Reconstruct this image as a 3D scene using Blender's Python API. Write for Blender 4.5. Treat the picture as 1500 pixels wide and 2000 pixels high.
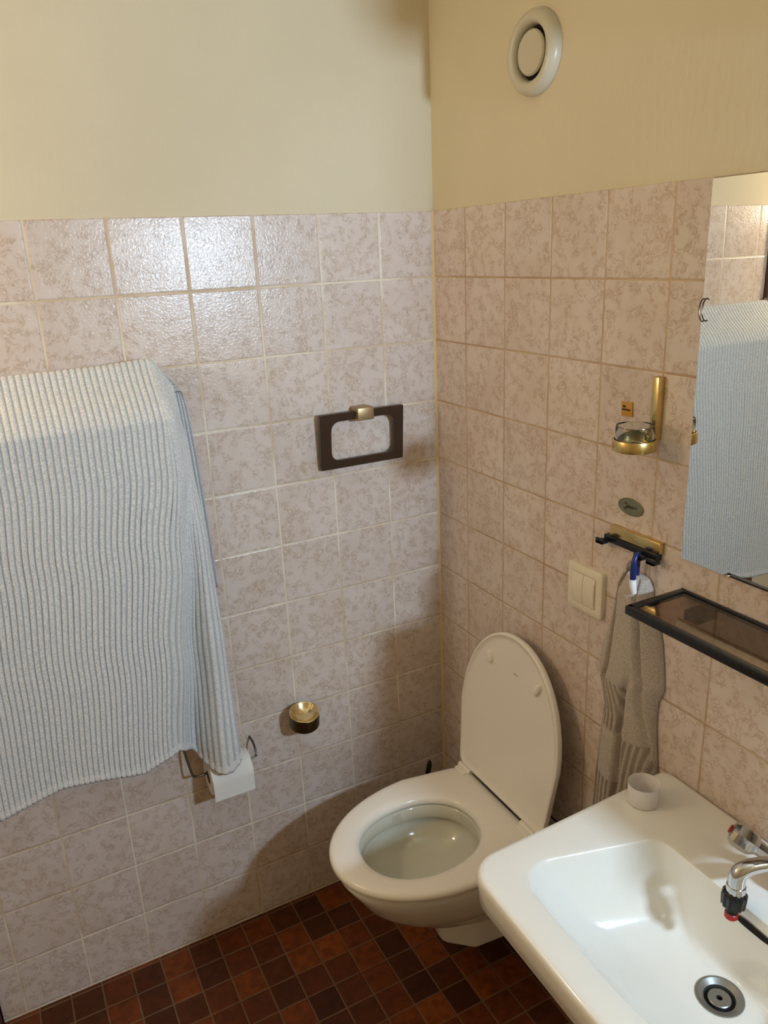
import bpy, bmesh, math, random
import numpy as np
from mathutils import Vector, Matrix
random.seed(4); np.random.seed(4)
C = bpy.context.scene
for o in list(bpy.data.objects): bpy.data.objects.remove(o)
COL = C.collection

# ------------------------------------------------------------------ camera
cam_d = bpy.data.cameras.new('camera'); cam = bpy.data.objects.new('camera', cam_d); COL.objects.link(cam)
cam_d.sensor_fit = 'VERTICAL'; cam_d.sensor_height = 36.0; cam_d.lens = 1528.78/2000*36.0
cam_d.clip_start = 0.02
_y, _p, _r = 1.10063227, -0.32225894, -0.04483963
_f = Vector((math.cos(_p)*math.cos(_y), math.cos(_p)*math.sin(_y), math.sin(_p)))
_rt = Vector((math.sin(_y), -math.cos(_y), 0)); _up = _rt.cross(_f)
_R = math.cos(_r)*_rt + math.sin(_r)*_up; _U = -math.sin(_r)*_rt + math.cos(_r)*_up
M = Matrix(((_R.x, _U.x, -_f.x), (_R.y, _U.y, -_f.y), (_R.z, _U.z, -_f.z))).to_4x4()
M.translation = Vector((-1.02400062, -1.69298963, 1.7063699)); cam.matrix_world = M
C.camera = cam
C.view_settings.view_transform = 'Standard'; C.view_settings.look = 'None'
C.view_settings.gamma = 1.0; C.view_settings.use_curve_mapping = False
C.view_settings.exposure = 0.0

# ------------------------------------------------------------------ light
DAY_WATTS = 24.0
DAY_COLOR = (0.57, 0.77, 1.0)
LAMP_WATTS = 12.2
LAMP_COLOR = (1.0, 0.80, 0.58)
w = bpy.data.worlds.new('world'); C.world = w; w.use_nodes = True
w.node_tree.nodes['Background'].inputs[0].default_value = (0.75, 0.82, 0.9, 1)
w.node_tree.nodes['Background'].inputs[1].default_value = 0.05
ld = bpy.data.lights.new('wall_lamp_light', 'POINT'); ld.energy = LAMP_WATTS; ld.color = LAMP_COLOR; ld.shadow_soft_size = 0.05
lo = bpy.data.objects.new('wall_lamp_light', ld); COL.objects.link(lo); lo.location = (-1.62, -0.20, 1.80)
ad = bpy.data.lights.new('cool_light', 'AREA'); ad.shape = 'RECTANGLE'; ad.size = 0.12; ad.size_y = 0.09; ad.energy = DAY_WATTS; ad.color = DAY_COLOR
ao = bpy.data.objects.new('cool_light', ad); COL.objects.link(ao); ao.location = (-0.03, -2.09, 1.73); ao.rotation_euler = (math.radians(90), 0, 0)

# ------------------------------------------------------------------ helpers
def s2l(c):
    return tuple(((v/255)/12.92 if v/255 <= 0.04045 else ((v/255+0.055)/1.055)**2.4) for v in c)
def wloc(o):
    v = Vector((0, 0, 0))
    while o is not None: v = v + o.location; o = o.parent
    return v
def mk(name, verts, faces, mat, parent=None, loc=None, smooth=True, angle=None):
    """one mesh object; verts in world coordinates; loc = origin for a top-level mesh"""
    me = bpy.data.meshes.new(name)
    base = Vector(loc) if loc is not None else Vector((0, 0, 0))
    off = np.array(base if parent is None else wloc(parent) + base*0)
    V = np.asarray(verts, dtype=float) - off
    me.from_pydata(V.tolist(), [], [list(map(int, f)) for f in faces])
    me.update()
    if smooth:
        me.polygons.foreach_set('use_smooth', [True]*len(me.polygons))
        if angle is not None: me.set_sharp_from_angle(angle=math.radians(angle))
    mats = mat if isinstance(mat, (list, tuple)) else [mat]
    for m in mats: me.materials.append(m)
    o = bpy.data.objects.new(name, me); COL.objects.link(o)
    if parent is not None: o.parent = parent
    else: o.location = base
    return o
def thing(name, label, cat, loc=(0, 0, 0), group=None):
    o = bpy.data.objects.new(name, None); COL.objects.link(o); o.location = loc
    o.empty_display_size = 0.05
    return tag(o, label, cat, group)
def tag(o, label, cat, group=None):
    o['label'] = label; o['category'] = cat
    if group: o['group'] = group
    return o
def struct(o): o['kind'] = 'structure'; return o
class G:
    """collects geometry"""
    def __init__(s): s.v = []; s.f = []; s.n = 0
    def add(s, V, F):
        V = np.asarray(V, float); s.v.append(V); s.f += [[i+s.n for i in f] for f in F]; s.n += len(V); return s
    def box(s, lo, hi, bev=0.0, seg=2, rot=None, piv=None):
        bm = bmesh.new(); bmesh.ops.create_cube(bm, size=1.0)
        lo = np.array(lo, float); hi = np.array(hi, float)
        for v in bm.verts: v.co = Vector(lo + (np.array(v.co)+0.5)*(hi-lo))
        if bev > 0: bmesh.ops.bevel(bm, geom=bm.edges[:], offset=bev, segments=seg, affect='EDGES', profile=0.5)
        if rot is not None:
            p = Vector(piv if piv is not None else (lo+hi)/2)
            for v in bm.verts: v.co = rot @ (v.co-p) + p
        bm.verts.index_update()
        s.add([v.co[:] for v in bm.verts], [[v.index for v in f.verts] for f in bm.faces]); bm.free(); return s
    def loft(s, rings, cap0=False, cap1=False, closed=True):
        n = len(rings[0]); V = np.concatenate([np.asarray(r, float) for r in rings]); F = []
        for i in range(len(rings)-1):
            for j in range(n if closed else n-1):
                k = (j+1) % n
                F.append([i*n+j, i*n+k, (i+1)*n+k, (i+1)*n+j])
        if cap0: F.append(list(range(n))[::-1])
        if cap1: F.append([(len(rings)-1)*n+j for j in range(n)])
        return s.add(V, F)
    def tube(s, pts, r, n=12, cap=True):
        P = [Vector(p) for p in pts]; R = r if isinstance(r, (list, tuple)) else [r]*len(P)
        rings = []; up = None
        for i, p in enumerate(P):
            t = (P[min(i+1, len(P)-1)] - P[max(i-1, 0)]).normalized()
            if up is None:
                up = Vector((0, 0, 1)) if abs(t.z) < 0.9 else Vector((1, 0, 0))
            up = (up - t*up.dot(t)).normalized(); b = t.cross(up)
            rings.append([(p + R[i]*(math.cos(a)*up + math.sin(a)*b))[:] for a in np.linspace(0, 2*math.pi, n, endpoint=False)])
        return s.loft(rings, cap, cap)
    def lathe(s, prof, center, axis=(0, 0, 1), n=48, cap0=False, cap1=False, rib=None):
        a = Vector(axis).normalized(); u = a.orthogonal().normalized(); w_ = a.cross(u); c = Vector(center); rings = []
        for r, h in prof:
            ring = []
            for k in range(n):
                th = 2*math.pi*k/n; rr = r*(rib(th) if rib else 1)
                ring.append((c + a*h + rr*(math.cos(th)*u + math.sin(th)*w_))[:])
            rings.append(ring)
        return s.loft(rings, cap0, cap1)
    def build(s, name, mat, parent=None, loc=None, smooth=True, angle=35):
        return mk(name, np.concatenate(s.v), s.f, mat, parent, loc, smooth, angle)
def spline(P, n):
    """Catmull-Rom through points"""
    P = np.asarray(P, float); Q = np.vstack([2*P[0]-P[1], P, 2*P[-1]-P[-2]]); m = len(P)-1
    t = np.linspace(0, m-1e-9, n); i = t.astype(int); u = (t-i)[:, None]
    a, b, c, d = Q[i], Q[i+1], Q[i+2], Q[i+3]
    return 0.5*((2*b)+(-a+c)*u+(2*a-5*b+4*c-d)*u**2+(-a+3*b-3*c+d)*u**3)
def rpoly(corners, n=8):
    """rounded polygon; corners = (x, y, radius)"""
    out = []; k = len(corners)
    for i in range(k):
        p0 = np.array(corners[i-1][:2]); p = np.array(corners[i][:2]); p1 = np.array(corners[(i+1) % k][:2]); r = corners[i][2]
        d0 = (p0-p)/np.linalg.norm(p0-p); d1 = (p1-p)/np.linalg.norm(p1-p)
        if r <= 0: out.append(p); continue
        ang = math.acos(np.clip(d0@d1, -1, 1)); L = r/math.tan(ang/2); c = p + (d0+d1)/np.linalg.norm(d0+d1)*r/math.sin(ang/2)
        a, b = p+d0*L-c, p+d1*L-c
        th = math.acos(np.clip(a@b/(r*r), -1, 1))
        for t in np.linspace(0, 1, n):
            out.append(c + (math.sin((1-t)*th)*a + math.sin(t*th)*b)/math.sin(th))
    return np.array(out)
def radial(poly, center, N=128):
    """resample a star-shaped outline by rays from center"""
    P = np.asarray(poly, float)[:, :2]-np.array(center)[:2]; Q = np.roll(P, -1, axis=0); out = []
    for k in range(N):
        a = 2*math.pi*k/N; d = np.array([math.cos(a), math.sin(a)]); best = 0
        e = Q-P; den = d[0]*e[:, 1]-d[1]*e[:, 0]
        with np.errstate(divide='ignore', invalid='ignore'):
            t = (P[:, 0]*e[:, 1]-P[:, 1]*e[:, 0])/den; u = (P[:, 0]*d[1]-P[:, 1]*d[0])/den
        ok = (np.abs(den) > 1e-12) & (u >= -1e-9) & (u <= 1+1e-9) & (t > 0)
        best = t[ok].max() if ok.any() else 0.01
        out.append(np.array(center)[:2]+d*best)
    return np.array(out)
def z3(r, z): return np.column_stack([r, np.full(len(r), z)])
def scale2(r, c, k): return np.asarray(c)[:2]+(r-np.asarray(c)[:2])*k
def inset(r, c, d):
    c = np.asarray(c)[:2]; v = r-c; L = np.linalg.norm(v, axis=1)[:, None]; return c+v*(L-d)/L

# ------------------------------------------------------------------ materials
def mat(name, col, rough=0.5, metal=0.0, coat=0.0, trans=0.0, ior=1.45, spec=0.5, emis=None):
    m = bpy.data.materials.new(name); m.use_nodes = True; b = m.node_tree.nodes['Principled BSDF']
    b.inputs['Base Color'].default_value = (*s2l(col), 1); b.inputs['Roughness'].default_value = rough
    b.inputs['Metallic'].default_value = metal; b.inputs['Coat Weight'].default_value = coat
    b.inputs['Transmission Weight'].default_value = trans; b.inputs['IOR'].default_value = ior
    b.inputs['Specular IOR Level'].default_value = spec
    return m
class N:
    def __init__(s, m): s.m = m; s.t = m.node_tree; s.b = s.t.nodes.get('Principled BSDF')
    def new(s, typ, **kw):
        n = s.t.nodes.new(typ)
        for k, v in kw.items(): setattr(n, k, v)
        return n
    def lk(s, a, b): s.t.links.new(a, b)
    def math(s, op, a, b=None, c=None):
        n = s.new('ShaderNodeMath', operation=op)
        for i, x in enumerate((a, b, c)):
            if x is None: continue
            if isinstance(x, (int, float)): n.inputs[i].default_value = x
            else: s.lk(x, n.inputs[i])
        return n.outputs[0]
    def mix(s, f, a, b, mode='MIX'):
        n = s.new('ShaderNodeMix', data_type='RGBA', blend_type=mode)
        for sock, x in ((n.inputs[0], f), (n.inputs[6], a), (n.inputs[7], b)):
            if isinstance(x, (int, float)): sock.default_value = x
            elif isinstance(x, tuple): sock.default_value = (*s2l(x), 1)
            else: s.lk(x, sock)
        return n.outputs[2]
    def noise(s, vec, scale, detail=2, rough=0.5, dist=0.0):
        n = s.new('ShaderNodeTexNoise'); n.inputs['Scale'].default_value = scale; n.inputs['Detail'].default_value = detail
        n.inputs['Roughness'].default_value = rough; n.inputs['Distortion'].default_value = dist; s.lk(vec, n.inputs['Vector']); return n.outputs[0]
    def ramp(s, f, a, b, c0=0.0, c1=1.0):
        n = s.new('ShaderNodeMapRange'); n.interpolation_type = 'SMOOTHSTEP'
        s.lk(f, n.inputs[0]); n.inputs[1].default_value = a; n.inputs[2].default_value = b; n.inputs[3].default_value = c0; n.inputs[4].default_value = c1
        return n.outputs[0]
    def bump(s, h, strength, dist, prev=None):
        n = s.new('ShaderNodeBump'); n.inputs['Strength'].default_value = strength; n.inputs['Distance'].default_value = dist
        s.lk(h, n.inputs['Height'])
        if prev is not None: s.lk(prev, n.inputs['Normal'])
        return n.outputs[0]
    def coord(s): return s.new('ShaderNodeTexCoord').outputs['Object']
    def sep(s, v):
        n = s.new('ShaderNodeSeparateXYZ'); s.lk(v, n.inputs[0]); return n.outputs
T = 0.15; ROW0 = 0.94233916*T; TOP = ROW0 + 10.98643336*T; FLOOR_Z = -0.0135
def tile_mat(name, axis, first, grout, grout2, half_w, tile=(222, 206, 195), vein=(174, 142, 110)):
    m = mat(name, (200, 180, 165), 0.2); n = N(m); co = n.coord(); x = n.sep(co)
    u = n.math('MULTIPLY', x[axis], -1.0)
    u = n.math('DIVIDE', n.math('SUBTRACT', u, first*T-20*T), T); v = n.math('DIVIDE', n.math('SUBTRACT', x[2], ROW0-20*T), T)
    # a slight wobble keeps the joints from being ruler straight
    def edge(q):
        f = n.math('FRACT', q); return n.math('MULTIPLY', n.math('MINIMUM', f, n.math('SUBTRACT', 1.0, f)), T)
    wob = n.math('MULTIPLY', n.math('SUBTRACT', n.noise(co, 14, 1), 0.5), 0.0015)
    d = n.math('ADD', n.math('MINIMUM', edge(u), edge(v)), wob)
    g = n.ramp(d, half_w*0.75, half_w*1.25, 1.0, 0.0)
    cmb = n.new('ShaderNodeCombineXYZ'); n.lk(n.math('FLOOR', u), cmb.inputs[0]); n.lk(n.math('FLOOR', v), cmb.inputs[1])
    wn = n.new('ShaderNodeTexWhiteNoise', noise_dimensions='3D'); n.lk(cmb.outputs[0], wn.inputs[0])
    # each tile samples its own piece of the mottled glaze
    off = n.new('ShaderNodeVectorMath', operation='MULTIPLY_ADD'); n.lk(wn.outputs['Color'], off.inputs[0]); off.inputs[1].default_value = (7, 7, 7); n.lk(co, off.inputs[2])
    p = off.outputs[0]
    a = n.noise(p, 62, 2, 0.5, 0.9); b = n.noise(p, 95, 2, 0.5, 0.8); msk = n.noise(p, 48, 1)
    l1 = n.ramp(n.math('ABSOLUTE', n.math('SUBTRACT', a, 0.5)), 0.0, 0.07, 1.0, 0.0)
    l2 = n.ramp(n.math('ABSOLUTE', n.math('SUBTRACT', b, 0.47)), 0.0, 0.08, 1.0, 0.0)
    l = n.math('MULTIPLY', n.math('MAXIMUM', l1, n.math('MULTIPLY', l2, 0.7)), n.ramp(msk, 0.40, 0.58))
    col = n.mix(n.math('MULTIPLY', n.ramp(n.noise(p, 9, 2), 0.35, 0.7), 0.5), tile, tuple(int(t*k) for t, k in zip(tile, (0.95, 0.92, 0.89))))
    col = n.mix(n.math('MULTIPLY', l, 0.56), col, vein)
    hs = n.new('ShaderNodeHueSaturation'); n.lk(col, hs.inputs['Color']); n.lk(n.math('ADD', 0.965, n.math('MULTIPLY', wn.outputs['Value'], 0.07)), hs.inputs['Value'])
    gc = n.mix(n.ramp(n.noise(co, 5, 2), 0.4, 0.6), grout, grout2)
    n.lk(n.mix(g, hs.outputs[0], gc), n.b.inputs['Base Color'])
    n.lk(n.math('ADD', 0.24, n.math('MULTIPLY', g, 0.5)), n.b.inputs['Roughness'])
    peel = n.noise(co, 190, 2, 0.5, 0.6)
    nb = n.bump(peel, 0.42, 0.0012)
    nb = n.bump(n.math('SUBTRACT', 1.0, n.ramp(d, half_w*0.6, half_w*2.2, 1.0, 0.0)), 0.7, 0.0012, nb)
    n.lk(nb, n.b.inputs['Normal']); return m
def paint_mat(name, c1, c2):
    m = mat(name, c1, 0.75, spec=0.3); n = N(m); co = n.coord()
    n.lk(n.mix(n.ramp(n.noise(co, 2.2, 3), 0.35, 0.7), c1, c2), n.b.inputs['Base Color'])
    mp = n.new('ShaderNodeMapping'); n.lk(co, mp.inputs[0]); mp.inputs['Scale'].default_value = (1, 1, 0.35)
    n.lk(n.bump(n.noise(mp.outputs[0], 90, 3), 0.22, 0.002), n.b.inputs['Normal']); return m
M_tileL = tile_mat('tile_left', 0, 0.96648712, (238, 224, 200), (212, 188, 156), 0.0021)
M_tileR = tile_mat('tile_right', 1, 0.91781177, (186, 154, 120), (206, 178, 146), 0.0017)
M_paint = paint_mat('cream_paint', (225, 211, 181), (219, 204, 173))
M_ceil = mat('ceiling_paint', (232, 226, 205), 0.8)
M_caulk = mat('corner_caulk', (222, 196, 146), 0.5)
m = mat('floor_tile', (90, 50, 25), 0.5, spec=0.3); n = N(m); co = n.coord(); x = n.sep(co)
FP = 0.0728
fu = n.math('DIVIDE', n.math('ADD', x[0], 1.023+40*FP), FP); fv = n.math('DIVIDE', n.math('ADD', x[1], 0.0105+60*FP), FP)
def fe(q):
    f = n.math('FRACT', q); return n.math('MULTIPLY', n.math('MINIMUM', f, n.math('SUBTRACT', 1.0, f)), FP)
fd = n.math('ADD', n.math('MINIMUM', fe(fu), fe(fv)), n.math('MULTIPLY', n.math('SUBTRACT', n.noise(co, 30, 1), 0.5), 0.0016))
fg = n.ramp(fd, 0.0012, 0.0024, 1.0, 0.0)
cb = n.new('ShaderNodeCombineXYZ'); n.lk(n.math('FLOOR', fu), cb.inputs[0]); n.lk(n.math('FLOOR', fv), cb.inputs[1])
wn = n.new('ShaderNodeTexWhiteNoise', noise_dimensions='3D'); n.lk(cb.outputs[0], wn.inputs[0])
cr = n.new('ShaderNodeValToRGB'); n.lk(wn.outputs['Value'], cr.inputs[0]); el = cr.color_ramp.elements
el[0].position = 0.0; el[0].color = (*s2l((68, 33, 12)), 1); el[1].position = 1.0; el[1].color = (*s2l((138, 70, 22)), 1)
e = el.new(0.35); e.color = (*s2l((88, 43, 15)), 1); e = el.new(0.7); e.color = (*s2l((112, 54, 18)), 1)
fc = n.mix(n.math('MULTIPLY', n.ramp(n.noise(co, 45, 3), 0.35, 0.7), 0.45), cr.outputs[0], (52, 26, 12))
n.lk(n.mix(fg, fc, (112, 84, 62)), n.b.inputs['Base Color'])
n.lk(n.bump(n.ramp(fd, 0.001, 0.005), 0.6, 0.0015, n.bump(n.noise(co, 60, 3), 0.25, 0.002)), n.b.inputs['Normal']); M_floor = m

M_cer = mat('white_ceramic', (240, 237, 228), 0.12, coat=0.4)
M_seat = mat('white_seat_plastic', (244, 236, 223), 0.22)
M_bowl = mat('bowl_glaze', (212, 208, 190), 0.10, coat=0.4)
M_brass = mat('brass', (214, 186, 122), 0.22, 1.0)
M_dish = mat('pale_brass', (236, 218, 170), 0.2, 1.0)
M_brassd = mat('dull_brass', (176, 152, 112), 0.42, 0.85)
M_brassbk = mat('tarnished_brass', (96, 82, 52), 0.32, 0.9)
M_brown = mat('dark_brown_plastic', (58, 40, 28), 0.3)
M_black = mat('black_plastic', (22, 21, 20), 0.28)
M_chrome = mat('chrome', (205, 205, 205), 0.10, 1.0)
M_steel = mat('brushed_steel', (150, 150, 148), 0.35, 0.9)
M_wire = mat('dark_wire', (92, 84, 74), 0.35, 0.9)
M_red = mat('red_plastic', (168, 34, 30), 0.35)
M_navy = mat('navy_plastic', (22, 38, 92), 0.3)
M_white = mat('white_tape', (238, 238, 238), 0.7)
M_paper = mat('toilet_paper', (236, 232, 224), 0.9, spec=0.1)
M_cream = mat('cream_plastic', (234, 221, 197), 0.35)
M_smoke = mat('smoked_glass', (150, 132, 116), 0.03, trans=1.0, ior=1.45)
M_glass = mat('clear_glass', (236, 240, 238), 0.02, trans=1.0, ior=1.48)
M_frost = mat('frosted_plastic', (250, 244, 240), 0.35, trans=0.30, ior=1.25)
M_mirror = mat('mirror_silver', (236, 238, 234), 0.0, 1.0)
M_dark = mat('dark_hole', (14, 12, 10), 0.8)
M_wood = mat('brown_casing', (92, 60, 42), 0.45)
M_vent = mat('vent_metal', (206, 196, 172), 0.3)
M_sticker = mat('amber_sticker', (196, 140, 52), 0.5)
M_ink = mat('dark_print', (60, 40, 22), 0.6)
M_oval = mat('emblem_metal', (150, 146, 112), 0.25, 0.9)
M_hemw = mat('window_frame_white', (225, 222, 212), 0.4)
# terry towel: rib height is stored in a colour-free float attribute "rib"
def towel_mat(name, hi, lo):
    m = mat(name, hi, 0.95, spec=0.1); n = N(m); co = n.coord()
    at = n.new('ShaderNodeAttribute', attribute_name='rib')
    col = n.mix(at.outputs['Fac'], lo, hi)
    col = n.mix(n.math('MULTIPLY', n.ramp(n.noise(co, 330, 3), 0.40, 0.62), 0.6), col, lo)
    n.lk(col, n.b.inputs['Base Color']); n.b.inputs['Sheen Weight'].default_value = 0.25
    n.lk(n.bump(n.noise(co, 520, 2, 0.7), 0.7, 0.002), n.b.inputs['Normal']); return m
M_towel = towel_mat('grey_rib_towel', (238, 235, 230), (186, 188, 190))
M_hand = towel_mat('grey_hand_towel', (196, 182, 168), (160, 146, 132))

# ------------------------------------------------------------------ room shell
RY = -1.75; SIDE = -2.0; BACK = -2.10; CEIL = 2.42; NX = 0.5; LX = -1.247
def wall(name, boxes):
    V = []; F = []; mats = []; midx = []
    g = G(); 
    for lo, hi, mt, bev in boxes:
        k = len(g.f); g.box(lo, hi, bev)
        if mt not in mats: mats.append(mt)
        midx += [mats.index(mt)]*(len(g.f)-k)
    o = mk(name, np.concatenate(g.v), g.f, mats, smooth=False)
    for p, i in zip(o.data.polygons, midx): p.material_index = i
    return struct(o)
wall('wall_left', [((LX, 0, FLOOR_Z-0.03), (0.0, 0.15, TOP), M_tileL, 0.0015), ((SIDE-0.1, 0.003, TOP-0.001), (0.11, 0.15, CEIL), M_paint, 0),
                   ((SIDE-0.1, 0.06, FLOOR_Z-0.03), (LX-0.001, 0.15, TOP), M_paint, 0)])
wall('wall_right', [((0, RY, FLOOR_Z-0.03), (0.12, 0.0, TOP), M_tileR, 0.0015), ((0.003, RY, TOP-0.001), (0.12, 0.003, CEIL), M_paint, 0)])
wall('wall_side', [((SIDE-0.1, BACK, FLOOR_Z-0.03), (SIDE, 0.003, CEIL), M_paint, 0)])
wall('wall_alcove', [((NX, BACK, FLOOR_Z-0.03), (NX+0.1, RY, CEIL), M_paint, 0), ((0.12, RY, FLOOR_Z-0.03), (NX+0.1, RY+0.1, CEIL), M_paint, 0)])
wall('wall_back', [((SIDE-0.1, BACK-0.12, FLOOR_Z-0.03), (NX+0.1, BACK, CEIL), M_paint, 0)])
wall('floor', [((SIDE-0.1, BACK-0.12, FLOOR_Z-0.05), (NX+0.1, 0.15, FLOOR_Z), M_floor, 0)])
wall('ceiling', [((SIDE-0.1, BACK-0.12, CEIL), (NX+0.1, 0.15, CEIL+0.05), M_ceil, 0)])
# grouted corner joint and the brown casing where the tiled wall ends
struct(G().loft([[(-0.0045, 0, z), (0, -0.0045, z), (0.001, 0.001, z)] for z in (FLOOR_Z, TOP+0.001)], True, True).build('trim_1', M_caulk, smooth=False))
struct(G().box((LX-0.09, -0.012, FLOOR_Z), (LX-0.003, 0.06, 1.752), 0.004).build('trim_2', M_wood))

# ------------------------------------------------------------------ mirror
def yz_rot(deg): return Matrix.Rotation(math.radians(deg), 3, 'Z')
MR = 0.4
mir = thing('wall_mirror', 'large frameless rectangular mirror on the tiled right wall reflecting the big towel', 'mirror', (0, -0.812, 1.182))
piv = (0, -0.812, 1.182)
G().box((-0.0075, -1.42, 1.182), (-0.002, -0.812, 1.787), 0.0008, 1, yz_rot(MR), piv).build('mirror_glass', M_mirror, mir, smooth=False)
G().box((-0.002, -1.421, 1.181), (0.012, -0.811, 1.788), 0, 1, yz_rot(MR), piv).build('backing', M_brassbk, mir, smooth=False)
G().tube([(-0.011, -0.818+0.013*math.cos(a)*0.6, 1.598+0.017*math.sin(a)) for a in np.linspace(-2.0, 2.0, 20)], 0.0011, 8).build('wire_clip', M_wire, mir)

# ------------------------------------------------------------------ unseen unlit lamp box above the mirror, added to shade the upper corner
struct(G().box((-0.078, -1.42, 1.93), (0.0, -1.05, 2.34), 0.006).build('unseen_lamp_box', M_cream))

# ------------------------------------------------------------------ air vent
vt = thing('air_vent', 'round off-white air vent on the cream wall above the tiles', 'air vent', (0, -0.379, 2.04))
VA = (-1, 0, 0); VC = (0.003, -0.379, 2.04)
prof = [(0.071, 0.0), (0.072, 0.006), (0.070, 0.014), (0.065, 0.020), (0.058, 0.0225), (0.052, 0.021), (0.0475, 0.016), (0.0455, 0.008), (0.045, -0.001)]
G().lathe(prof, VC, VA, 72).build('rim', M_vent, vt)
G().lathe([(0.046, 0.0015), (0.0, 0.0015)], VC, VA, 48).build('dark_throat', M_dark, vt)
G().lathe([(0.030, 0.002), (0.037, 0.008), (0.0385, 0.013), (0.036, 0.0165), (0.030, 0.018), (0.0, 0.0185)], VC, VA, 56).build('valve_disc', M_vent, vt)

# ------------------------------------------------------------------ rack and big ribbed towel
def add_rib(o, vals):
    a = o.data.attributes.new('rib', 'FLOAT', 'POINT'); a.data.foreach_set('value', np.asarray(vals, dtype=np.float32))
rack = thing('towel_rack', 'two-bar metal towel rack on the left wall under the large grey towel', 'towel rack', (-1.0, 0, 1.48))
G().tube([(-1.235, -0.028, 1.498), (-0.70, -0.028, 1.498)], 0.006).build('bar', M_steel, rack)
G().tube([(-1.235, -0.113, 1.406), (-0.70, -0.113, 1.406)], 0.006).build('bar', M_steel, rack)
for xx in (-1.232, -0.703):
    G().tube([(xx, 0.0, 1.498), (xx, -0.028, 1.498), (xx, -0.113, 1.406)], 0.005).build('bracket', M_steel, rack)
G().lathe([(0.0, 0.0), (0.014, 0.0), (0.014, 0.012), (0.009, 0.016), (0.0, 0.017)], (-1.232, -0.028, 1.5), (0, -0.3, 1), 24).build('end_cap', M_steel, rack)

XL = -1.31
def planB(t):
    """plan outline (x, y) of the right-hand end of the front sheet at height fraction t (0 under the bar, 1 at hem)"""
    key = [(0.0, [(-0.705, -0.1215), (-0.696, -0.1213), (-0.690, -0.118), (-0.687, -0.110), (-0.684, -0.098), (-0.678, -0.080), (-0.668, -0.056), (-0.657, -0.034)]),
           (0.12, [(-0.708, -0.1225), (-0.693, -0.119), (-0.683, -0.108), (-0.676, -0.094), (-0.669, -0.080), (-0.661, -0.066), (-0.653, -0.050), (-0.646, -0.038)]),
           (0.35, [(-0.735, -0.123), (-0.713, -0.117), (-0.700, -0.098), (-0.690, -0.082), (-0.677, -0.083), (-0.661, -0.092), (-0.646, -0.080), (-0.636, -0.058)]),
           (0.65, [(-0.765, -0.123), (-0.738, -0.112), (-0.720, -0.082), (-0.707, -0.064), (-0.692, -0.072), (-0.667, -0.102), (-0.644, -0.094), (-0.631, -0.080)]),
           (1.0, [(-0.790, -0.121), (-0.762, -0.103), (-0.738, -0.064), (-0.720, -0.050), (-0.702, -0.080), (-0.676, -0.112), (-0.650, -0.113), (-0.628, -0.102)])]
    for (t0, a), (t1, b) in zip(key, key[1:]):
        if t <= t1+1e-9:
            k = (t-t0)/(t1-t0); k = k*k*(3-2*k); return np.array(a)*(1-k)+np.array(b)*k
NA, NB = 520, 140
hem_x = [-1.35, -1.146, -1.084, -1.021, -0.938, -0.852, -0.793, -0.769, -0.733, -0.711, -0.695, -0.682, -0.657, -0.629]
hem_z = [0.600, 0.626, 0.641, 0.655, 0.647, 0.630, 0.646, 0.648, 0.606, 0.574, 0.556, 0.548, 0.549, 0.566]
def row_front(t, ztop=1.404):
    B = planB(t); Bs = spline(np.column_stack([B, B[:, :1]*0]), NB)[:, :2]
    xa = np.linspace(XL, B[0, 0], NA, endpoint=False); lean = 0.004*t
    ya = np.full(NA, B[0, 1]) + 0.004*np.sin(xa*9.0+1.0)*t + 0.003*np.sin(xa*23.0)*t - lean
    xy = np.vstack([np.column_stack([xa, ya]), Bs]); zb = np.interp(xy[:, 0], hem_x, hem_z)
    return np.column_stack([xy, ztop + (zb-ztop)*t])
NT = NA+NB
def q_row(k):
    """back edge over the rear bar; beyond the rack end the cloth sags"""
    xa = np.linspace(XL, -0.705, NA, endpoint=False); b = np.linspace(0, 1, NB)
    x = np.concatenate([xa, -0.705+0.042*b]); z = np.concatenate([np.full(NA, 1.5065), 1.5065-0.060*b**1.25])
    z = z + np.interp(x, [-1.3, -1.0, -0.80, -0.71, -0.69, -0.64], [0, 0, 0.002, 0.008, 0.007, 0])
    return x, z
qx, qz = q_row(0); top0 = row_front(0.0)
rows = []
for zz in np.linspace(0.0, 1.0, 40):                      # sheet hanging behind the rear bar
    z = 0.98 + (qz-0.012-0.98)*zz
    xb = qx + np.concatenate([np.zeros(NA), 0.030*np.linspace(0, 1, NB)*(1-zz)**0.5 + 0.020*np.linspace(0, 1, NB)])
    rows.append(np.column_stack([xb, np.full(NT, -0.013)-0.004*np.linspace(0, 1, NT)**30, z]))
for a in np.linspace(0, 1, 7)[1:]:                        # over the rear bar
    an = math.pi*0.75*a
    rows.append(np.column_stack([qx+0.008*(1-a)*0, -0.025+0.012*math.cos(an)*-1*-1, qz-0.012+0.012*math.sin(min(an, math.pi/2))-0.004*max(0, a-0.66)]) if False else
                np.column_stack([qx, np.full(NT, -0.013-0.022*a), qz-0.012*(1-math.sin(math.pi/2*min(1, a*1.4)))-0.003*max(0, a-0.7)]))
Qr = rows[-1]
P0 = top0.copy()
for a in np.linspace(0, 1, 26)[1:]:                       # sloping top between the bars
    r = Qr*(1-a)+P0*a
    bw = np.concatenate([np.zeros(NA), np.linspace(0, 1, NB)])
    r[:, 2] += (0.016*math.sin(math.pi*a**1.6)*a)*(1-bw*0.7) - 0.0*bw
    r[:, 2] -= 0.006*math.sin(math.pi*a)
    rows.append(r)
for t in np.linspace(0, 1, 150)[1:]: rows.append(row_front(t))
R3 = np.array(rows)
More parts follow.
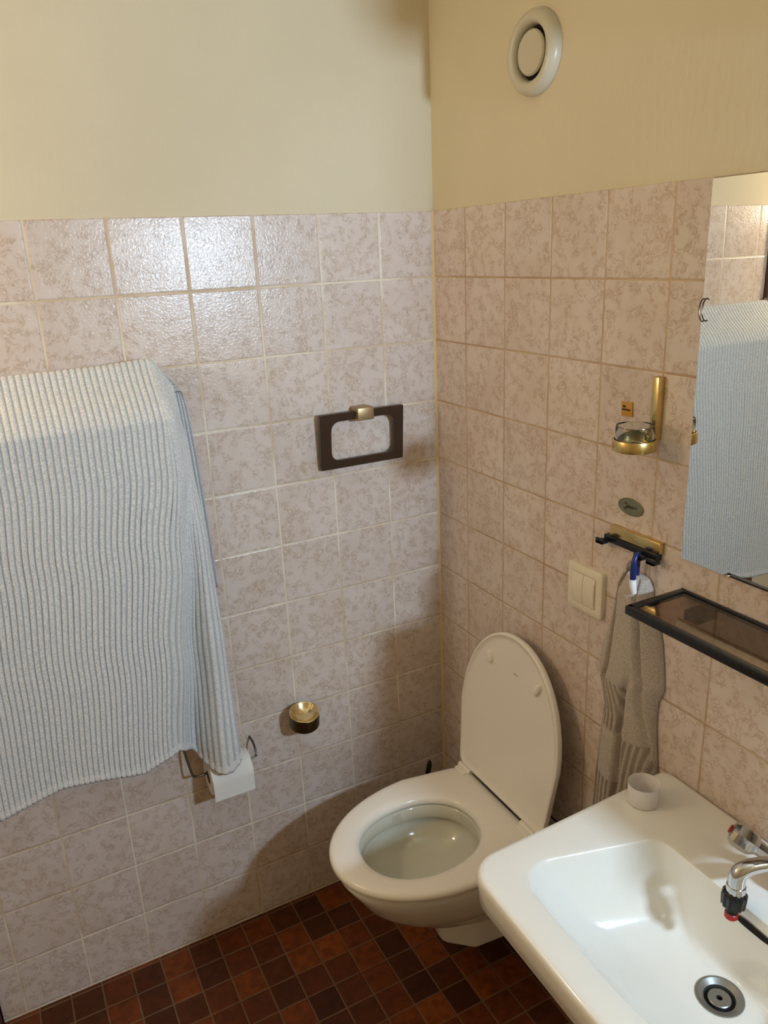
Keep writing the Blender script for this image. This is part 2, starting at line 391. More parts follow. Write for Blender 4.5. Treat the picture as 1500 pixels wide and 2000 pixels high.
# rib displacement along the surface normal
ref = row_front(1.0); seg = np.linalg.norm(np.diff(ref[:, :2], axis=0), axis=1); seg[NA:] *= 0.62; arc = np.concatenate([[0], np.cumsum(seg)])
RP = 0.0106; ph = arc/RP
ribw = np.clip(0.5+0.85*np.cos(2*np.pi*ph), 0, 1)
du = np.gradient(R3, axis=1); dv = np.gradient(R3, axis=0); nn = np.cross(du, dv); nn /= (np.linalg.norm(nn, axis=2, keepdims=True)+1e-12)
if nn[120, 100, 1] > 0: nn = -nn
amp = np.full(len(rows), 0.0019); amp[:46] *= 0.8
wav = 0.0008*np.sin(np.linspace(0, 60, len(rows)))[:, None]*np.sin(ph*1.7)[None, :]
disp = (ribw[None, :]-0.7)*amp[:, None]
hemd = np.zeros(len(rows)); hemd[-3:] = [0.001, 0.002, 0.001]
R3 = R3 + nn*(disp+hemd[:, None])[:, :, None]
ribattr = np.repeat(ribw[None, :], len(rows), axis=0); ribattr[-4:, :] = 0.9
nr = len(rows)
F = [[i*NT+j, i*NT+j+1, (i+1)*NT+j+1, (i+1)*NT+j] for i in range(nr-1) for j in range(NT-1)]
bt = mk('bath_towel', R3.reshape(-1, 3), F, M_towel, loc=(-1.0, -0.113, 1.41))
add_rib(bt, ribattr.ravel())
sm = bt.modifiers.new('thickness', 'SOLIDIFY'); sm.thickness = 0.0035; sm.offset = -1 if True else 1
tag(bt, 'large pale grey ribbed towel draped over the rack on the left wall', 'towel')

# ------------------------------------------------------------------ square towel ring
tr = thing('towel_ring', 'dark brown rectangular towel ring with brass clip on the left wall', 'towel ring', (-0.222, 0, 1.34))
outer = rpoly([(-0.334, 1.212, 0.003), (-0.112, 1.212, 0.003), (-0.112, 1.348, 0.003), (-0.334, 1.348, 0.003)], 6)
inner = rpoly([(-0.306, 1.232, 0.022), (-0.137, 1.232, 0.022), (-0.137, 1.328, 0.022), (-0.306, 1.328, 0.022)], 10)
cc = (-0.222, 1.28); A_ = radial(outer, cc, 160); B_ = radial(inner, cc, 160)
def xz(r, y, lean=True): return np.column_stack([r[:, 0], y + 0.012*(r[:, 1]-1.348)/0.136*(-1)*-1*(-1) if lean else np.full(len(r), y), r[:, 1]])
rg = [xz(A_, -0.018), xz(A_, -0.0285), xz(inset(A_, cc, 0.0015), -0.030), xz(scale2(B_, cc, 1.02), -0.030), xz(B_, -0.0285), xz(B_, -0.018), xz(A_, -0.018)]
G().loft(rg).build('ring_frame', M_brown, tr, angle=30)
G().box((-0.243, -0.043, 1.326), (-0.200, 0.0, 1.356), 0.002).build('brass_clip', M_brassd, tr)

# ------------------------------------------------------------------ brass wall cup
bc = thing('brass_cup', 'small round brass wall cup with shiny dished top on the left wall', 'wall cup', (-0.44, 0, 0.575))
ax = Vector((0.0, -0.20, 1)).normalized(); cpos = Vector((-0.443, -0.047, 0.568))
G().lathe([(0.0, -0.001), (0.036, -0.001), (0.0385, 0.002), (0.0385, 0.036), (0.0385, 0.038)], cpos, ax, 64).build('cup_body', M_brassbk, bc)
G().lathe([(0.0385, 0.0375), (0.0382, 0.040), (0.0365, 0.0408), (0.034, 0.039), (0.028, 0.031), (0.020, 0.0245), (0.010, 0.0215), (0.0, 0.021)], cpos, ax, 64).build('dish', M_dish, bc)
G().lathe([(0.011, 0.0), (0.011, 0.02)], (-0.443, 0.0, 0.575), (0, -1, 0), 24).build('wall_stem', M_brassbk, bc)

# ------------------------------------------------------------------ toilet paper and its wire holder
ph_ = thing('paper_holder', 'thin wire toilet paper holder below the towel corner', 'paper holder', (-0.65, 0, 0.6))
G().tube(spline([(-0.748, -0.001, 0.61), (-0.746, -0.016, 0.592), (-0.738, -0.044, 0.530), (-0.728, -0.051, 0.522), (-0.70, -0.052, 0.522), (-0.645, -0.052, 0.522), (-0.585, -0.052, 0.523), (-0.577, -0.048, 0.531), (-0.576, -0.036, 0.544), (-0.576, -0.022, 0.550), (-0.576, -0.001, 0.550)], 90), 0.0028, 10).build('wire', M_wire, ph_)
tp = thing('toilet_paper_roll', 'white toilet paper roll hanging half under the big towel', 'toilet paper', (-0.652, -0.053, 0.51))
RC = (-0.702, -0.053, 0.510); L_ = 0.102; RR = 0.044
prof = [(0.0165, 0), (RR-0.001, 0), (RR, 0.001), (RR, L_-0.001), (RR-0.001, L_), (0.0165, L_), (0.0165, 0)]
G().lathe(prof, RC, (1, 0, 0), 64).build('roll', M_paper, tp, angle=30)
G().lathe([(0.0166, 0.0), (0.0155, 0.0), (0.0155, L_), (0.0166, L_)], RC, (1, 0, 0), 32).build('cardboard_core', mat('cardboard', (150, 118, 86), 0.9), tp)
tl = [(RC[1]-RR*math.sin(a), RC[2]+RR*math.cos(a)) for a in np.linspace(0.4, math.pi*0.5, 14)]
tl = [(y-0.001, z+0.0006) for y, z in tl] + [(RC[1]-RR-0.001, z) for z in np.linspace(RC[2]-0.01, RC[2]-0.043, 6)]
G().loft([[(RC[0]+0.001, y, z), (RC[0]+L_-0.001, y, z)] for y, z in tl], closed=False).build('loose_sheet', M_paper, tp)

# ------------------------------------------------------------------ toilet
YC = -0.40
def seat_outline(dx=0.0, b=0.192, back=-0.085, tip=-0.527, xm=-0.25, bb=0.168, rc=0.035):
    a = xm-tip; pts = []
    for th in np.linspace(0, math.pi, 60):
        e = 2/2.05
        pts.append((xm-a*abs(math.sin(th))**e, YC+b*np.sign(math.cos(th))*abs(math.cos(th))**e))
    # pts runs from +y side round the tip to the -y side
    tail = [(back-rc, YC-bb), (back-rc*0.3, YC-bb+rc*0.3), (back, YC-bb+rc)]
    tail2 = [(x, 2*YC-y) for x, y in tail[::-1]]
    return np.array(pts + tail + tail2)
SC = (-0.305, YC); NS = 144
S_out = radial(seat_outline(), SC, NS)
hole = np.array([(-0.313+0.142*np.sign(math.cos(a))*abs(math.cos(a))**0.92, YC-0.004+0.116*np.sign(math.sin(a))*abs(math.sin(a))**0.92) for a in np.linspace(0, 2*math.pi, 120, endpoint=False)])
S_in = radial(hole, SC, NS)
wc = thing('toilet', 'white wall-hung toilet with raised lid in the tiled corner', 'toilet', (0, YC, 0.2))
# ceramic body: rim + underside profile (z, tip x, half width)
g = G(); rings = []
for z, tipx, hw, bk in [(0.404, -0.500, 0.168, 0), (0.410, -0.508, 0.176, 0), (0.400, -0.514, 0.180, 0), (0.385, -0.513, 0.180, 0), (0.345, -0.488, 0.168, 0), (0.30, -0.462, 0.154, 0), (0.262, -0.428, 0.138, 0), (0.234, -0.394, 0.122, 0), (0.226, -0.376, 0.114, 0), (0.209, -0.358, 0.108, 0), (0.187, -0.310, 0.094, 0), (0.174, -0.255, 0.078, 0), (0.170, -0.20, 0.06, 0)]:
    po = seat_outline(b=hw, back=-0.001, tip=tipx, xm=min(-0.12, tipx+0.275), bb=hw*0.94, rc=0.02)
    rings.append(z3(radial(po, (-0.16, YC), NS), z))
g.loft(rings, False, True)
g.build('bowl_body', M_cer, wc, angle=50)
# inner bowl: short vertical rim wall, then a wider shallow pan
rim = radial(hole, (-0.16, YC), NS)
IC = np.array((-0.313, YC-0.004)); Hh = radial(hole, IC, NS)
g = G(); g.loft([z3(inset(Hh, IC, -0.040), 0.4085), z3(inset(Hh, IC, -0.006), 0.409), z3(inset(Hh, IC, 0.001), 0.404), z3(inset(Hh, IC, 0.003), 0.378), z3(inset(Hh, IC, 0.001), 0.374), z3(inset(Hh, IC, -0.014), 0.374), z3(inset(Hh, IC, -0.014), 0.366),
                 z3(scale2(Hh, IC, 1.0), 0.345), z3(scale2(Hh, IC, 0.85), 0.322), z3(scale2(Hh, IC, 0.6), 0.308), z3(scale2(Hh, IC, 0.3), 0.302), z3(scale2(Hh, IC, 0.05), 0.300)], False, True)
g.build('inner_bowl', M_bowl, wc, angle=50)
# lower outlet box
pr = rpoly([(-0.001, YC-0.085, 0.005), (-0.205, YC-0.066, 0.03), (-0.268, YC-0.010, 0.03), (-0.262, YC+0.058, 0.03), (-0.001, YC+0.085, 0.005)], 8)
pc = (-0.12, YC); pr = radial(pr, pc, 96)
G().loft([z3(scale2(pr, pc, 0.88), 0.088), z3(scale2(pr, pc, 0.97), 0.091), z3(pr, 0.102), z3(scale2(pr, pc, 1.04), 0.19), z3(scale2(pr, pc, 1.08), 0.26)], True, False).build('outlet_box', M_cer, wc, angle=50)
# seat
g = G(); si = S_in; so = S_out
g.loft([z3(inset(so, SC, 0.004), 0.413), z3(so, 0.416), z3(so, 0.424), z3(inset(so, SC, 0.003), 0.4295), z3(inset(so, SC, 0.009), 0.4325), z3(inset(so, SC, 0.02), 0.4335),
        z3(inset(si, SC, -0.022), 0.4325), z3(inset(si, SC, -0.010), 0.430), z3(inset(si, SC, -0.003), 0.425), z3(si, 0.418), z3(inset(si, SC, -0.001), 0.413), z3(inset(so, SC, 0.004), 0.413)])
st = g.build('seat', M_seat, wc, angle=60)
# lid: local (s along lid from hinge, w across), plane leaning back to the wall
LB = Vector((-0.092, YC, 0.440)); LT = Vector((-0.044, YC, 0.857)); ldir = (LT-LB).normalized(); lw = Vector((0, 1, 0)); ln = ldir.cross(lw).normalized()
if ln.x > 0: ln = -ln
LEN = (LT-LB).length
def lid_outline(d=0.0):
    pts = []; xm = 0.175; a = LEN-xm-d; b = 0.186-d
    for th in np.linspace(0, math.pi, 60):
        e = 2/2.05
        pts.append((xm+a*abs(math.sin(th))**e, b*np.sign(math.cos(th))*abs(math.cos(th))**e))
    bb = 0.168-d
    return np.array(pts+[(0.012, -bb), (0.002+d, -bb+0.012), (0.002+d, bb-0.012), (0.012, bb)])
LC = (0.2, 0.0)
def lid3(r, h): return np.array([(LB+ldir*s_+lw*w_+ln*h)[:] for s_, w_ in r])
lo_ = radial(lid_outline(), LC, NS); 
g = G(); g.loft([lid3(inset(lo_, LC, 0.010), -0.014), lid3(inset(lo_, LC, 0.003), -0.013), lid3(lo_, -0.009), lid3(lo_, 0.001), lid3(inset(lo_, LC, 0.0015), 0.0025), lid3(inset(lo_, LC, 0.0055), 0.0025), lid3(inset(lo_, LC, 0.0075), 0.0), lid3(inset(lo_, LC, 0.02), -0.0015), lid3(scale2(lo_, LC, 0.05), -0.0015)], True, True)
lid = g.build('lid', M_seat, wc, angle=50)
for s_, w_, rot in ((0.335, 0.087, 0.35), (0.335, -0.093, -0.35)):
    c = LB+ldir*s_+lw*w_; rr = []
    for k, h in ((1.0, -0.002), (1.0, 0.003), (0.85, 0.0065), (0.5, 0.0085), (0.05, 0.009)):
        rr.append([(c + ln*h + ldir*(0.017*k*math.cos(a)*math.cos(rot)-0.0085*k*math.sin(a)*math.sin(rot)) + lw*(0.017*k*math.cos(a)*math.sin(rot)+0.0085*k*math.sin(a)*math.cos(rot)))[:] for a in np.linspace(0, 2*math.pi, 32, endpoint=False)])
    G().loft(rr, False, True).build('bumper', M_seat, lid)
g = G()
for k in range(7):
    c = LB+ldir*0.332+lw*(-0.012-0.0024*k+0.008)+ln*-0.0012
    h = 0.0022 if k % 3 else 0.003
    g.add([(c+ldir*a+lw*b+ln*0.0)[:] for a, b in ((-h/2, -0.0007), (-h/2, 0.0007), (h/2, 0.0007), (h/2, -0.0007))], [[0, 1, 2, 3]])
g.build('maker_mark', mat('grey_print', (110, 100, 92), 0.6), lid, smooth=False)
for yy in (YC+0.140, YC-0.118):
    hg = G().tube([(-0.094, yy-0.024, 0.434), (-0.094, yy+0.024, 0.434)], 0.0085, 20).box((-0.115, yy-0.020, 0.426), (-0.09, yy+0.020, 0.437), 0.002)
    hg.build('hinge', M_seat, wc)

# ------------------------------------------------------------------ toilet brush behind the toilet
tb = thing('toilet_brush', 'black toilet brush handle peeking over the toilet in the corner', 'toilet brush', (-0.125, -0.095, FLOOR_Z))
G().lathe([(0.0, 0.0), (0.045, 0.0), (0.048, 0.004), (0.046, 0.12), (0.043, 0.122), (0.043, 0.008), (0.0, 0.008)], (-0.125, -0.095, FLOOR_Z), (0, 0, 1), 40).build('brush_pot', M_black, tb)
G().tube(spline([(-0.125, -0.095, 0.02), (-0.122, -0.096, 0.2), (-0.117, -0.098, 0.30), (-0.110, -0.100, 0.345), (-0.107, -0.1, 0.366)], 30), [0.006]*14+[0.0062+0.0003*i for i in range(6)]+[0.008, 0.008, 0.0078, 0.0075, 0.007, 0.0063, 0.0055, 0.0045, 0.003, 0.0015], 14).build('handle', M_black, tb)

# ------------------------------------------------------------------ wash basin
ws = thing('washbasin', 'white ceramic washbasin on the right wall under the glass shelf', 'washbasin', (0, -1.11, 0.6))
WC_ = (-0.235, -1.11); NW = 256; ZT = 0.752
O = radial(rpoly([(-0.001, -0.810, 0.018), (-0.463, -0.822, 0.055), (-0.470, -1.11, 0.8), (-0.463, -1.40, 0.055), (-0.001, -1.41, 0.018)], 10), WC_, NW)
I = radial(rpoly([(-0.150, -0.935, 0.035), (-0.405, -0.862, 0.055), (-0.418, -1.11, 0.8), (-0.405, -1.358, 0.055), (-0.150, -1.285, 0.035)], 10), WC_, NW)
DR = (-0.208, -1.125); ZD = 0.625
Dc = np.array([(DR[0]+0.0335*math.cos(2*math.pi*k/NW), DR[1]+0.0335*math.sin(2*math.pi*k/NW)) for k in range(NW)])
rings = [z3(inset(O, WC_, 0.05), 0.685), z3(inset(O, WC_, 0.012), 0.690), z3(inset(O, WC_, 0.004), 0.698), z3(inset(O, WC_, 0.003), 0.72), z3(O, 0.738), z3(inset(O, WC_, 0.0015), 0.746), z3(inset(O, WC_, 0.006), ZT-0.001), z3(inset(O, WC_, 0.014), ZT),
         z3(inset(I, WC_, -0.016), ZT-0.0003)]
fk = lambda q: ((max(q, 1e-5)/0.45)**-3.5+1)**(-1/3.5)
for k in (0.0, 0.008, 0.016, 0.025, 0.035, 0.046, 0.06, 0.08, 0.11, 0.15, 0.2, 0.26, 0.32, 0.38, 0.44, 0.5, 0.57, 0.65, 0.73, 0.82, 0.91, 1.0):
    zz = ZT-0.0008 - (ZT-0.0008-ZD)*fk(k)/fk(1.0)*(1-math.exp(-(k/0.035)**1.3))
    rings.append(z3(I*(1-k)+Dc*k, zz))
G().loft(rings).build('basin', M_cer, ws, angle=None)
# underside of the bowl
U = inset(O, WC_, 0.05)
G().loft([z3(U, 0.685), z3(scale2(U, (-0.19, -1.11), 0.94), 0.66), z3(scale2(U, (-0.18, -1.11), 0.80), 0.60), z3(scale2(U, (-0.16, -1.11), 0.5), 0.565), z3(scale2(U, (-0.16, -1.11), 0.15), 0.56)], False, True).build('underside', M_cer, ws)
G().lathe([(0.0, -0.012), (0.018, -0.012), (0.023, -0.004), (0.022, 0.012), (0.018, 0.03)], (-0.365, -0.972, 0.588), (0, 0, 1), 32).build('support_lug', M_cer, ws)
dr = G(); zz = ZD+0.0005
dr.lathe([(0.035, 0.0), (0.0345, 0.0018), (0.031, 0.002), (0.023, -0.003), (0.0215, -0.008)], (*DR, zz), (0, 0, 1), 56)
drn = dr.build('drain_ring', M_steel, ws)
G().lathe([(0.022, -0.009), (0.0, -0.009)], (*DR, zz), (0, 0, 1), 40).build('drain_hole', M_dark, drn)
G().lathe([(0.0165, -0.008), (0.0168, -0.0035), (0.0155, -0.0025), (0.0045, -0.003), (0.0042, -0.006)], (*DR, zz), (0, 0, 1), 40).build('plug', M_steel, drn)
# overflow slot in the rear basin wall
g = G()
ov = []
for k in range(40):
    a = 2*math.pi*k/40; ov.append((0.034*math.copysign(abs(math.cos(a))**0.6, math.cos(a)), 0.0055*math.sin(a)))
g.add([(-0.1545-0.0002-0.35*(-v*0.5), -1.128+u, 0.728+v) for u, v in ov], [list(range(40))])
g.build('overflow_slot', M_dark, ws, smooth=False)

# ------------------------------------------------------------------ tap
tap = thing('basin_tap', 'chrome basin tap with red-dot handle and black hose end over the basin', 'tap', (-0.075, -1.115, ZT))
G().lathe([(0.028, 0.0), (0.028, 0.004), (0.022, 0.010), (0.019, 0.03), (0.021, 0.05), (0.017, 0.062), (0.0, 0.066)], (-0.075, -1.135, ZT), (0, 0, 1), 40, True).build('tap_body', M_chrome, tap)
G().tube([(-0.075, -1.16, 0.790), (-0.075, -1.085, 0.790)], 0.014, 24).build('cross_body', M_chrome, tap)
sp = spline([(-0.075, -1.135, 0.806), (-0.095, -1.131, 0.824), (-0.125, -1.121, 0.830), (-0.150, -1.111, 0.829), (-0.165, -1.105, 0.823), (-0.170, -1.103, 0.812), (-0.170, -1.103, 0.797)], 40)
G().tube(sp.tolist(), [0.0095+0.003*min(1, i/39*1.2) for i in range(40)], 24).build('spout', M_chrome, tap)
hx = Vector((-0.35, 0.72, 0.32)).normalized()
kn = G().lathe([(0.010, -0.045), (0.012, -0.02), (0.019, -0.012), (0.021, 0.0), (0.0205, 0.014), (0.016, 0.021), (0.0075, 0.024), (0.0, 0.0245)], (-0.094, -1.056, 0.812), hx, 8, True, rib=None)
knob = kn.build('hot_handle', M_chrome, tap, angle=25)
G().lathe([(0.0068, 0.0235), (0.0068, 0.0258), (0.0, 0.0266)], (-0.094, -1.056, 0.812), hx, 24).build('red_dot', M_red, knob)
ac = (-0.170, -1.103, 0.797)
G().lathe([(0.0135, 0.002), (0.0142, -0.001), (0.0142, -0.013), (0.0132, -0.015)], ac, (0, 0, 1), 40, True, True).build('collar', M_chrome, tap)
had = G().lathe([(0.0150, -0.010), (0.0172, -0.013), (0.0178, -0.018), (0.0165, -0.034), (0.0135, -0.037), (0.008, -0.038)], ac, (0.06, 0, 1), 60, True, True, rib=lambda th: 1+0.05*math.cos(12*th)).build('hose_coupling', M_black, tap)
G().lathe([(0.008, -0.036), (0.0075, -0.044), (0.0088, -0.046), (0.0088, -0.048)], ac, (0.06, 0, 1), 32).build('hose_nipple', M_black, had)
G().lathe([(0.0088, -0.0475), (0.0098, -0.0485), (0.0098, -0.056), (0.0082, -0.058), (0.0, -0.058)], ac, (0.06, 0, 1), 32).build('red_ring', M_red, had)

# ------------------------------------------------------------------ plastic cup
cu = G().lathe([(0.0, 0.0), (0.0255, 0.0), (0.0268, 0.0015), (0.0280, 0.038), (0.0278, 0.0395), (0.0268, 0.038), (0.0256, 0.003), (0.0, 0.0025)], (-0.107, -0.859, ZT+0.0004), (0, 0, 1), 56).build('plastic_cup', M_frost, loc=(-0.107, -0.859, ZT))
tag(cu, 'small translucent plastic cup standing on the back corner of the washbasin', 'cup')

# ------------------------------------------------------------------ glass shelf
sh = thing('glass_shelf', 'smoked glass shelf in a black frame below the mirror', 'shelf', (0, -1.1, 1.12))
SX, SY0, SY1, SZ0, SZ1 = -0.134, -1.42, -0.814, 1.111, 1.127
g = G(); b_ = 0.013
g.box((SX, SY0, SZ0), (SX+b_, SY1, SZ1), 0.0025); g.box((-b_*0.7, SY0, SZ0), (-0.0005, SY1, SZ1), 0.0025)
g.box((SX+0.002, SY1-b_, SZ0), (-0.001, SY1, SZ1), 0.0025); g.box((SX+0.002, SY0, SZ0), (-0.001, SY0+b_, SZ1), 0.0025)
g.build('shelf_frame', M_black, sh)
G().box((SX+b_*0.8, SY0+0.01, SZ0+0.006), (-b_*0.55, SY1-b_*0.8, SZ1-0.003), 0).build('glass_pane', M_smoke, sh, smooth=False)
G().box((-0.045, SY1-0.075, SZ0-0.02), (0.0, SY1-0.045, SZ0-0.001), 0.003).build('bracket', M_black, sh)
G().box((-0.045, SY0+0.045, SZ0-0.02), (0.0, SY0+0.075, SZ0-0.001), 0.003).build('bracket', M_black, sh)

# ------------------------------------------------------------------ tumbler holder and glass dish in it
th_ = thing('tumbler_holder', 'polished brass tumbler holder on the right wall beside the mirror', 'tumbler holder', (0, -0.737, 1.43))
G().box((-0.017, -0.7435, 1.377), (0.0, -0.7295, 1.486), 0.0015).build('wall_bar', M_brass, th_)
HC = (-0.056, -0.737, 1.366)
G().lathe([(0.0325, 0.0), (0.0365, 0.001), (0.037, 0.003), (0.037, 0.019), (0.0365, 0.020), (0.034, 0.020), (0.0335, 0.003), (0.0325, 0.0)], HC, (0, 0, 1), 64).build('ring', M_brass, th_)
G().box((-0.026, -0.7425, 1.379), (-0.014, -0.7315, 1.386), 0.001).build('ring_arm', M_brass, th_)
g = G().lathe([(0.0, 0.004), (0.030, 0.004), (0.0325, 0.008), (0.0325, 0.040), (0.0315, 0.0435), (0.0295, 0.0415), (0.0285, 0.012), (0.0, 0.010)], HC, (0, 0, 1), 64)
tg = g.build('glass_tumbler', M_glass, loc=HC); tag(tg, 'short clear glass sitting in the brass tumbler holder', 'glass')

# ------------------------------------------------------------------ sticker and oval emblem
g = G().box((-0.0025, -0.674, 1.405), (0.0, -0.647, 1.431), 0.0006, rot=Matrix.Rotation(math.radians(-3), 3, 'X'))
sk = thing('amber_sticker', 'small torn amber sticker on a tile left of the brass tumbler holder', 'sticker', (0, -0.66, 1.418))
g.build('patch', M_sticker, sk)
G().box((-0.0031, -0.658, 1.4205), (-0.0024, -0.651, 1.4245)).box((-0.0031, -0.669, 1.4155), (-0.0024, -0.649, 1.4185)).build('print', M_ink, sk, smooth=False)
ev = thing('oval_emblem', 'small oval brassy maker badge on a tile above the hook rail', 'badge', (0, -0.683, 1.239))
def ovr(k, x): return [(x, -0.683+0.0315*k*math.cos(a), 1.239+0.0165*k*math.sin(a)) for a in np.linspace(0, 2*math.pi, 64, endpoint=False)]
G().loft([ovr(1, 0.0), ovr(1, -0.002), ovr(0.95, -0.0032), ovr(0.86, -0.0032), ovr(0.83, -0.0024), ovr(0.4, -0.0026), ovr(0.02, -0.0026)], False, True).build('plate', M_oval, ev)
scr = spline([(-0.003, -0.668, 1.2425), (-0.003, -0.672, 1.246), (-0.003, -0.675, 1.240), (-0.003, -0.669, 1.233), (-0.003, -0.676, 1.2365), (-0.003, -0.680, 1.242), (-0.003, -0.681, 1.237), (-0.003, -0.685, 1.241), (-0.003, -0.686, 1.237), (-0.003, -0.690, 1.241), (-0.003, -0.691, 1.238), (-0.003, -0.696, 1.2415), (-0.003, -0.699, 1.238)], 90)
G().tube(scr.tolist(), 0.0007, 6).build('script_lettering', M_ink, ev)

# ------------------------------------------------------------------ hook rail
hr = thing('hook_rail', 'brass hook rail with black hooks under the oval badge', 'hook rail', (0, -0.705, 1.18))
G().box((-0.012, -0.768, 1.1745), (0.0, -0.644, 1.1955), 0.0015).build('brass_plate', M_brass, hr)
G().box((-0.0135, -0.764, 1.1600), (0.0, -0.630, 1.1740), 0.002).build('black_rail', M_black, hr)
for y0 in (-0.634, -0.733, -0.7635):
    G().box((-0.030, y0-0.0095, 1.1575), (-0.012, y0+0.0095, 1.1650), 0.002).box((-0.030, y0-0.0095, 1.1575), (-0.0245, y0+0.0095, 1.1690), 0.002).build('hook', M_black, hr)

# ------------------------------------------------------------------ hand towel on the rail
hz = [1.136, 1.092, 1.033, 0.980, 0.927, 0.891, 0.850, 0.825, 0.780, 0.733, 0.643, 0.563, 0.450]
hl = [-0.690, -0.674, -0.662, -0.648, -0.633, -0.630, -0.648, -0.655, -0.651, -0.645, -0.636, -0.633, -0.628]
hzr = [1.136, 1.130, 1.097, 1.036, 0.994, 0.950, 0.912, 0.880, 0.841, 0.797, 0.746, 0.66, 0.56, 0.45]
hrr = [-0.752, -0.753, -0.757, -0.777, -0.785, -0.792, -0.796, -0.784, -0.783, -0.787, -0.794, -0.802, -0.808, -0.812]
ck = dict(cL=([1.14, 1.1, 1.0, 0.93, 0.85, 0.80, 0.70, 0.45], [0.22, 0.2, 0.25, 0.28, 0.2, 0.11, 0.12, 0.12]),
          cR=([1.14, 1.1, 1.0, 0.93, 0.86, 0.80, 0.70, 0.45], [0.74, 0.74, 0.74, 0.78, 0.86, 0.95, 1.02, 1.05]),
          cM=([1.14, 0.95, 0.92, 0.80, 0.70, 0.45], [0.62, 0.66, 0.66, 0.56, 0.53, 0.5]))
def ip(z, zs, vs): return np.interp(-z, [-q for q in zs], vs)
NZ, NSS = 230, 150; s_ = np.linspace(0, 1, NSS); rows = []; ribv = []
for z in np.linspace(1.136, 0.45, NZ):
    yl, yr = ip(z, hz, hl), ip(z, hzr, hrr); y = yl+(yr-yl)*s_
    cL, cR, cM = (ip(z, *ck[k]) for k in ('cL', 'cR', 'cM'))
    env = np.clip(np.sin(np.pi*np.clip(s_, 0, 1)), 0, 1)**0.45; D = np.interp(-z, [-1.136, -1.10, -0.9, -0.5], [0.022, 0.034, 0.038, 0.042])
    d = 0.006+D*env
    tw = np.clip((z-1.02)/0.10, 0, 1); env = env*(1-tw)+tw*np.clip(np.minimum(s_/0.14, 1-0.88*(s_-0.14)/0.86), 0.08, 1)**0.9
    for c, a, wd in ((cL, 0.018, 0.045), (cR, 0.016, 0.04), (cM, 0.016*np.clip((0.95-z)/0.08, 0, 1), 0.045)):
        d = d - a*np.exp(-((s_-c)/wd)**2)*env
    d = d - 0.008*np.clip((cL-s_)/0.2, 0, 1) - 0.006*np.clip((s_-cR)/0.2, 0, 1)
    def band(a, b): return np.clip((z-a)/0.004, 0, 1)*np.clip((b-z)/0.004, 0, 1)
    cen = ((s_ > cL) & (s_ < cM)).astype(float); rgt = ((s_ >= cM) & (s_ < cR)).astype(float); lef = (s_ <= cL).astype(float)
    on = cen*(band(0.785, 0.895)+band(0.56, 0.675))+rgt*band(0.655, 0.785)+lef*band(0.44, 0.7) + rgt*band(0.40, 0.55)
    rb = np.clip(0.5+0.8*np.cos(2*np.pi*(y-yl)/0.0125), 0, 1)
    d = d - on*(1-rb)*0.0035 + 0.0008
    d = d - 0.0015*(np.exp(-((z-0.897)/0.002)**2)+np.exp(-((z-0.783)/0.002)**2)+np.exp(-((z-0.677)/0.002)**2))*(cen+rgt)
    d = np.maximum(d, 0.004)
    drop = np.interp(s_, [0, 0.08, 0.3, 0.6, 0.85, 1], [0, 0.001, 0.015, 0.015, 0.019, 0.034])*np.clip((z-1.0)/0.136, 0, 1)
    rows.append(np.column_stack([-d, y, z-drop])); ribv.append(1-on*(1-rb))
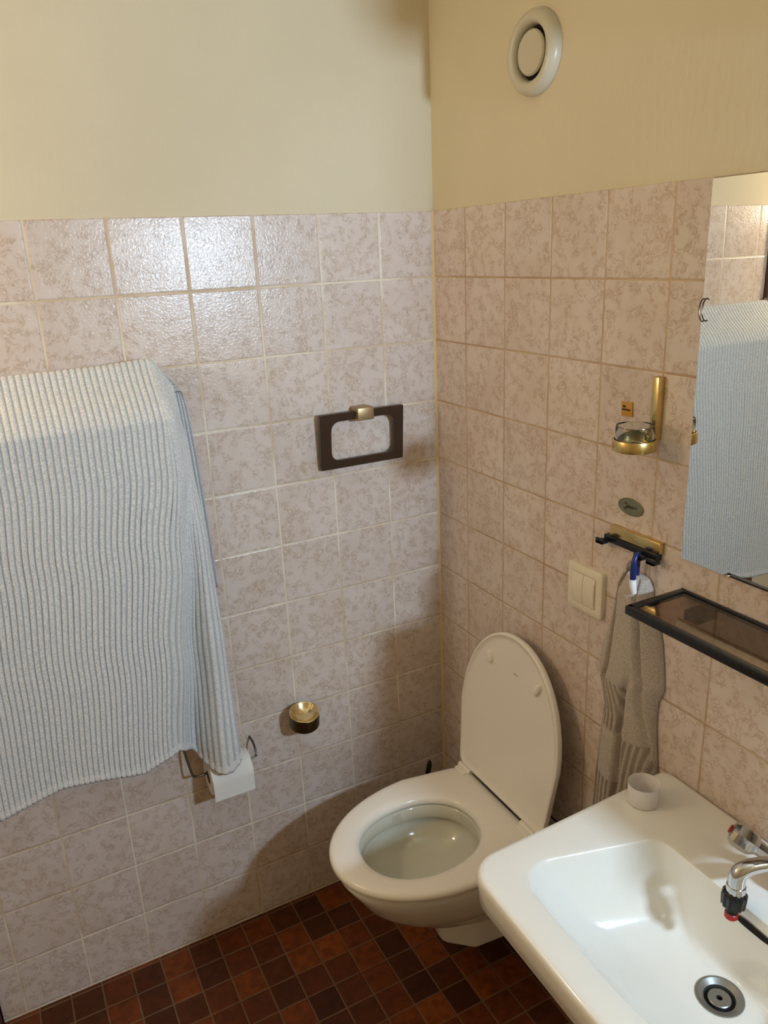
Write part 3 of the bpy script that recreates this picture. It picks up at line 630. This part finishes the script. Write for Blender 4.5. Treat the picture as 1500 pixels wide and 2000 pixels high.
# roll the top edge in to the loop
R = np.array(rows); B = R.copy(); B[:, :, 0] = -0.0025
full = np.concatenate([R, B[:, ::-1]], axis=1); n2 = full.shape[1]
g = G(); g.loft(list(full))
_k = len(full)-1
for b0 in (0, _k*n2):
    g.f += [[b0+j, b0+j+1, b0+n2-2-j, b0+n2-1-j] for j in range(NSS-1)]
htl = thing('hand_towel', 'small grey hand towel with ribbed bands hanging from the hook rail', 'towel', (-0.02, -0.70, 1.17))
ht = g.build('cloth', M_hand, htl, angle=70)
rv = np.concatenate([np.array(ribv), np.ones((NZ, NSS))], axis=1).ravel(); add_rib(ht, rv)
G().tube(spline([(-0.014, -0.722, 1.118), (-0.0165, -0.725, 1.150), (-0.023, -0.731, 1.1660), (-0.0325, -0.735, 1.1685), (-0.039, -0.737, 1.158), (-0.041, -0.738, 1.140), (-0.041, -0.738, 1.124)], 50).tolist(), [0.0038]*22+[0.0038+0.0018*i/14 for i in range(14)]+[0.0056]*14, 14).build('navy_loop', M_navy, htl)
G().tube([(-0.041, -0.738, 1.1245), (-0.040, -0.738, 1.112), (-0.036, -0.738, 1.096)], [0.0060, 0.0064, 0.0050], 14).build('white_loop_end', M_white, htl)

# ------------------------------------------------------------------ light switch
sw = thing('light_switch', 'cream double rocker light switch on the right wall by the hand towel', 'light switch', (0, -0.58, 1.035))
yc, zc = -0.580, 1.0365
def rr_(hw, hh, r, x): return [(x, yc+a, zc+b) for a, b in radial(rpoly([(-hw, -hh, r), (hw, -hh, r), (hw, hh, r), (-hw, hh, r)], 8), (0, 0), 96)]
G().loft([rr_(0.050, 0.050, 0.006, 0.0), rr_(0.0505, 0.0505, 0.007, -0.006), rr_(0.0495, 0.0495, 0.007, -0.0105), rr_(0.046, 0.046, 0.006, -0.0125), rr_(0.0335, 0.0335, 0.002, -0.0125), rr_(0.033, 0.033, 0.002, -0.009)], False, True).build('frame', M_cream, sw, angle=40)
for y0, y1 in ((yc+0.0006, yc+0.0325), (yc-0.0325, yc-0.0006)):
    pf = [(-0.0325, -0.013), (-0.02, -0.0165), (0.0, -0.0175), (0.02, -0.0165), (0.0325, -0.013)]
    g = G(); g.loft([[(x, y0, zc+z) for z, x in pf]+[(-0.006, y0, zc+0.0325), (-0.006, y0, zc-0.0325)], [(x, y1, zc+z) for z, x in pf]+[(-0.006, y1, zc+0.0325), (-0.006, y1, zc-0.0325)]], True, True)
    g.build('rocker', M_cream, sw, angle=30)
